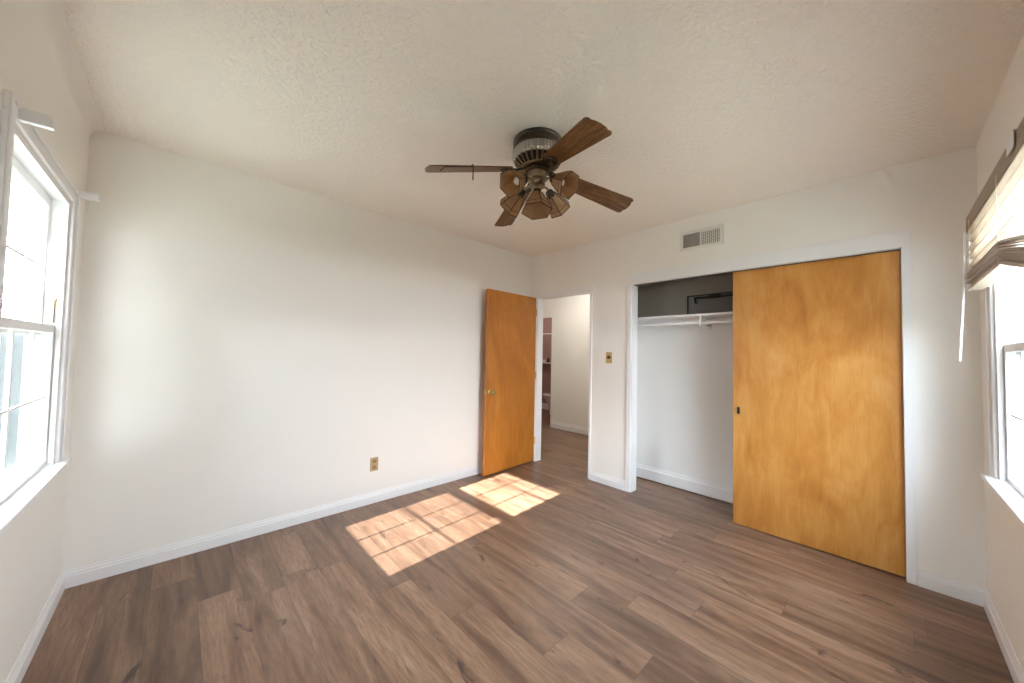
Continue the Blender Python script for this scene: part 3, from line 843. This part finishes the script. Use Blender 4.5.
BX = 3.2
bl2 = empty('bathroom_fill_lamp', (2.25, 2.25, H), 'unseen round lamp added to brighten the bathroom past the hall', 'ceiling lamp')  # added fill lamp, out of view, lifts the dark bathroom
bm = new_bm(); lathe(bm, [(0.12, H), (0.125, H-0.015), (0.11, H-0.022)], 32, Matrix.Translation((2.25, 2.25, 0)))
link('lamp_base', bm, 'white', bl2, smooth=True)
bm = new_bm(); lathe(bm, [(0.108, H-0.022), (0.10, H-0.05), (0.07, H-0.07), (0.01, H-0.08)], 32, Matrix.Translation((2.25, 2.25, 0)))
link('diffuser', bm, 'halllamp', bl2, smooth=True)
bm = new_bm(); box(bm, 1.84, 0.7, -0.12, BX+0.1, 3.2, 0.0)
struct('floor_bathroom', bm, 'bathfloor', 'red-brown bathroom floor past the hall', 'floor')
bm = new_bm(); box(bm, BX, 0.7, 0, BX+0.1, 3.2, H); box(bm, HX+0.1, 3.1, 0, BX, 3.2, H); box(bm, HX+0.1, 0.7, 0, BX, 0.8, H); box(bm, HX, 2.3, 0, HX+0.1, 3.1, H)
struct('wall_bathroom', bm, 'tile', 'pinkish brown bathroom walls past the hall', 'wall')
bm = new_bm(); box(bm, 2.48, 1.48, 0, BX, 1.575, H)
struct('wall_bathroom_partition', bm, 'tile', 'pinkish brown partition behind the toilet', 'wall')
bm = new_bm(); box(bm, HX+0.1, 0.7, H, BX+0.1, 3.2, H+0.1)
struct('ceiling_bathroom', bm, 'hallwall', 'bathroom ceiling past the hall', 'ceiling')
bm = new_bm(); prism(bm, [(BX-p[0], p[1]) for p in base_prof(1, 0.14)], 'y', 1.58, 3.1)
struct('baseboard_bathroom', bm, 'trim', 'pale baseboard of the bathroom far wall', 'baseboard')
bm = new_bm(); tube(bm, [(BX-0.25, 1.576, 1.79), (BX-0.25, 3.099, 1.79)], 0.012, 10)
tag(link('curtain_rod', bm, 'plastic', smooth=True), 'thin pale rod high across the bathroom wall', 'rod')
bm = new_bm(); box(bm, BX-0.14, 2.0, 1.10, BX-0.001, 3.0, 1.125)
tag(link('bathroom_shelf', bm, 'white', bevel=0.003), 'narrow pale wall shelf in the bathroom', 'shelf')
bm = new_bm(); lathe(bm, [(0.025, 1.126), (0.028, 1.13), (0.028, 1.21), (0.012, 1.225), (0.012, 1.245)], 16, Matrix.Translation((BX-0.07, 2.40, 0)))
tag(link('bottle', bm, 'bronze', smooth=True), 'small dark bottle on the bathroom shelf', 'bottle')
bm = new_bm(); box(bm, BX-0.12, 2.50, 1.126, BX-0.03, 2.68, 1.19)
tag(link('folded_cloth', bm, 'plastic', bevel=0.02), 'folded white cloth on the bathroom shelf', 'cloth')
# toilet
to = empty('toilet', (2.85, 1.80, 0), 'white toilet just inside the bathroom past the hall', 'toilet')
TM = Matrix.Translation((2.85, 1.80, 0)) @ Matrix.Rotation(R(90), 4, 'Z')
bm = new_bm(); box(bm, -0.2, -0.21, 0.40, -0.02, 0.21, 0.74, TM)
tk = link('tank', bm, 'porcelain', to, bevel=0.02)
bm = new_bm(); box(bm, -0.21, -0.22, 0.74, -0.01, 0.22, 0.775, TM)
link('tank_lid', bm, 'porcelain', to, tk, bevel=0.012)
bm = new_bm()
def oval(r, z, sx=1.3, cx=0.22): return [bm.verts.new(TM @ Vector((cx+r*sx*math.cos(2*math.pi*i/24), r*math.sin(2*math.pi*i/24), z))) for i in range(24)]
rr = [oval(0.10, 0, 1.6, 0.14), oval(0.095, 0.10, 1.5, 0.14), oval(0.11, 0.22, 1.45, 0.17), oval(0.165, 0.33, 1.35, 0.21), oval(0.18, 0.39), oval(0.18, 0.40)]
for a, b in zip(rr, rr[1:]):
    for i in range(24): bm.faces.new((a[i], a[(i+1) % 24], b[(i+1) % 24], b[i]))
bm.faces.new(rr[0]); bm.faces.new(rr[-1])
box(bm, -0.18, -0.1, 0.2, 0.05, 0.1, 0.40, TM)
link('bowl', bm, 'porcelain', to, smooth=True)
bm = new_bm()
rr = [oval(0.185, 0.401), oval(0.19, 0.41), oval(0.185, 0.43), oval(0.12, 0.435)]
for a, b in zip(rr, rr[1:]):
    for i in range(24): bm.faces.new((a[i], a[(i+1) % 24], b[(i+1) % 24], b[i]))
bm.faces.new(rr[0]); bm.faces.new(rr[-1])
link('seat_lid', bm, 'porcelain', to, smooth=True)

# ------------------------------------------------------------------ outside the windows
GZ = -0.40
bm = new_bm(); box(bm, -40, -40, GZ-0.2, 40, 40, GZ)
struct('ground', bm, 'ground', 'dry lawn outside the windows', 'ground')
bm = new_bm()      # the house's own eave over the left window
EX, EZ = -4.245, 2.105
prism(bm, [(-W-0.106, 2.50), (-W-0.106, 2.62), (EX, 2.28), (EX, EZ), (EX+0.03, EZ), (EX+0.03, EZ+0.06)], 'y', -5.0, 4.0)
struct('roof_eave', bm, 'eave', 'pale roof eave hanging over the left window outside', 'eave')

def house(name, x0, y0, x1, y1, hz, label):
    root = empty(name, ((x0+x1)/2, (y0+y1)/2, GZ), label, 'house')
    bm = new_bm(); box(bm, x0, y0, GZ, x1, y1, hz)
    link('house_wall', bm, 'siding', root)
    bm = new_bm(); xm = (x0+x1)/2
    prism(bm, [(x0-0.5, hz-0.1), (xm, hz+1.1), (x1+0.5, hz-0.1), (x1+0.5, hz+0.05), (xm, hz+1.25), (x0-0.5, hz+0.05)], 'y', y0-0.4, y1+0.4)
    link('roof', bm, 'shingle', root)
    for yy in (y0+(y1-y0)*0.3, y0+(y1-y0)*0.7):
        bm = new_bm(); box(bm, x1, yy-0.6, 0.7, x1+0.03, yy+0.6, 1.9)
        wf = link('house_window', bm, 'trim', root)
        bm = new_bm(); box(bm, x1+0.03, yy-0.52, 0.78, x1+0.034, yy+0.52, 1.82)
        link('house_pane', bm, 'ventdark', root, wf)
    return root
house('neighbour_house', -16.5, -11.0, -9.9, 7.5, 3.2, 'pale neighbouring house with grey roof seen through the left window')

def fence(name, p, q, mat, label, hz=1.45):
    p, q = Vector(p), Vector(q)
    root = empty(name, ((p+q)/2).to_3d() + Vector((0, 0, GZ)), label, 'fence')
    d = q-p; L = d.length
    alongy = abs(d.y) > abs(d.x)
    bm = new_bm()
    if alongy: box(bm, p.x, min(p.y, q.y), GZ+0.03, p.x+0.025, max(p.y, q.y), hz)
    else: box(bm, min(p.x, q.x), p.y, GZ+0.03, max(p.x, q.x), p.y+0.025, hz)
    link('board_panel', bm, mat, root)
    n = int(L/2.4)
    for k in range(n+1):
        c = p + d*k/n
        bm = new_bm()
        if alongy: box(bm, c.x+0.025, c.y-0.045, GZ, c.x+0.115, c.y+0.045, hz+0.06)
        else: box(bm, c.x-0.045, c.y+0.025, GZ, c.x+0.045, c.y+0.115, hz+0.06)
        link('fence_post', bm, mat, root)
    return root
fence('wooden_fence', (-8.7, -6.0), (-8.7, 4.1), 'fence', 'dark stained board fence outside the left window')
fence('wooden_fence', (-9.0, 4.3), (-3.9, 4.3), 'fencex', 'dark board fence beside the house, seen along the wall through the left window', 1.5)
fence('wooden_fence', (-6.0, -8.2), (14.0, -8.2), 'fencex', 'dark grey board fence outside the right window')

def shrub(x, y, r, h, label, seed):
    rn = random.Random(seed)
    root = empty('shrub', (x, y, GZ), label, 'shrub', 'shrubs along the fence')
    bm = new_bm(); tube(bm, [(x, y, GZ), (x+0.02, y, GZ+h*0.4)], [0.05, 0.03], 8)
    link('stem', bm, 'bark', root)
    bm = new_bm()
    for k in range(2200):
        a, b = rn.uniform(0, 6.283), rn.uniform(-0.9, 1)
        rad = r*math.sqrt(max(0.02, 1-b*b))*rn.uniform(0.6, 1.05)
        c = Vector((x+rad*math.cos(a), y+rad*math.sin(a), GZ+h*0.55+b*h*0.45))
        d1 = Vector((rn.gauss(0, 1), rn.gauss(0, 1), rn.gauss(0, 1))).normalized(); d2 = d1.orthogonal().normalized()
        s = rn.uniform(0.05, 0.10)
        bm.faces.new([bm.verts.new(c+d1*s), bm.verts.new(c+d2*s*0.45), bm.verts.new(c-d1*s), bm.verts.new(c-d2*s*0.45)])
    link('foliage', bm, 'leaf', root)
for k, (x, y, r, h, lab) in enumerate((
        (3.3, -4.35, 0.75, 2.1, 'nearest leafy shrub outside the right window'),
        (5.4, -4.65, 0.85, 2.3, 'second leafy shrub outside the right window, behind the nearest'),
        (7.8, -5.0, 0.95, 2.5, 'farthest leafy shrub outside the right window'))):
    shrub(x, y, r, h, lab, 3+k)
tr = empty('blocker_tree', (-6.4, -4.1, GZ), 'big leafy tree added out of view to block skylight at the left window', 'blocker_tree')  # added out of view; its crown keeps sky glare off the blank wall
rn = random.Random(11)
bm = new_bm(); tube(bm, [(-6.4, -4.1, GZ), (-6.38, -4.12, 0.8), (-6.3, -4.0, 2.4), (-6.35, -4.1, 4.2)], [0.20, 0.15, 0.12, 0.05], 12)
for a in range(5):
    t = 1.256*a
    tube(bm, [(-6.35, -4.05, 1.3+0.25*a), (-6.35+0.7*math.cos(t), -4.05+0.7*math.sin(t), 2.2+0.3*a), (-6.35+1.3*math.cos(t), -4.05+1.3*math.sin(t), 2.8+0.35*a)], [0.07, 0.05, 0.02], 8)
link('trunk', bm, 'bark', tr)
bm = new_bm()
for k in range(4200):
    d = Vector((rn.gauss(0, 1), rn.gauss(0, 1), rn.gauss(0, 1))).normalized()
    q = rn.uniform(0.35, 1.0)**0.5
    c = Vector((-6.35+1.75*q*d.x, -4.05+1.75*q*d.y, 3.3+2.3*q*d.z))
    d1 = Vector((rn.gauss(0, 1), rn.gauss(0, 1), rn.gauss(0, 1))).normalized(); d2 = d1.orthogonal().normalized()
    z = rn.uniform(0.10, 0.17)
    bm.faces.new([bm.verts.new(c+d1*z), bm.verts.new(c+d2*z*0.5), bm.verts.new(c-d1*z), bm.verts.new(c-d2*z*0.5)])
link('foliage', bm, 'leaf', tr)
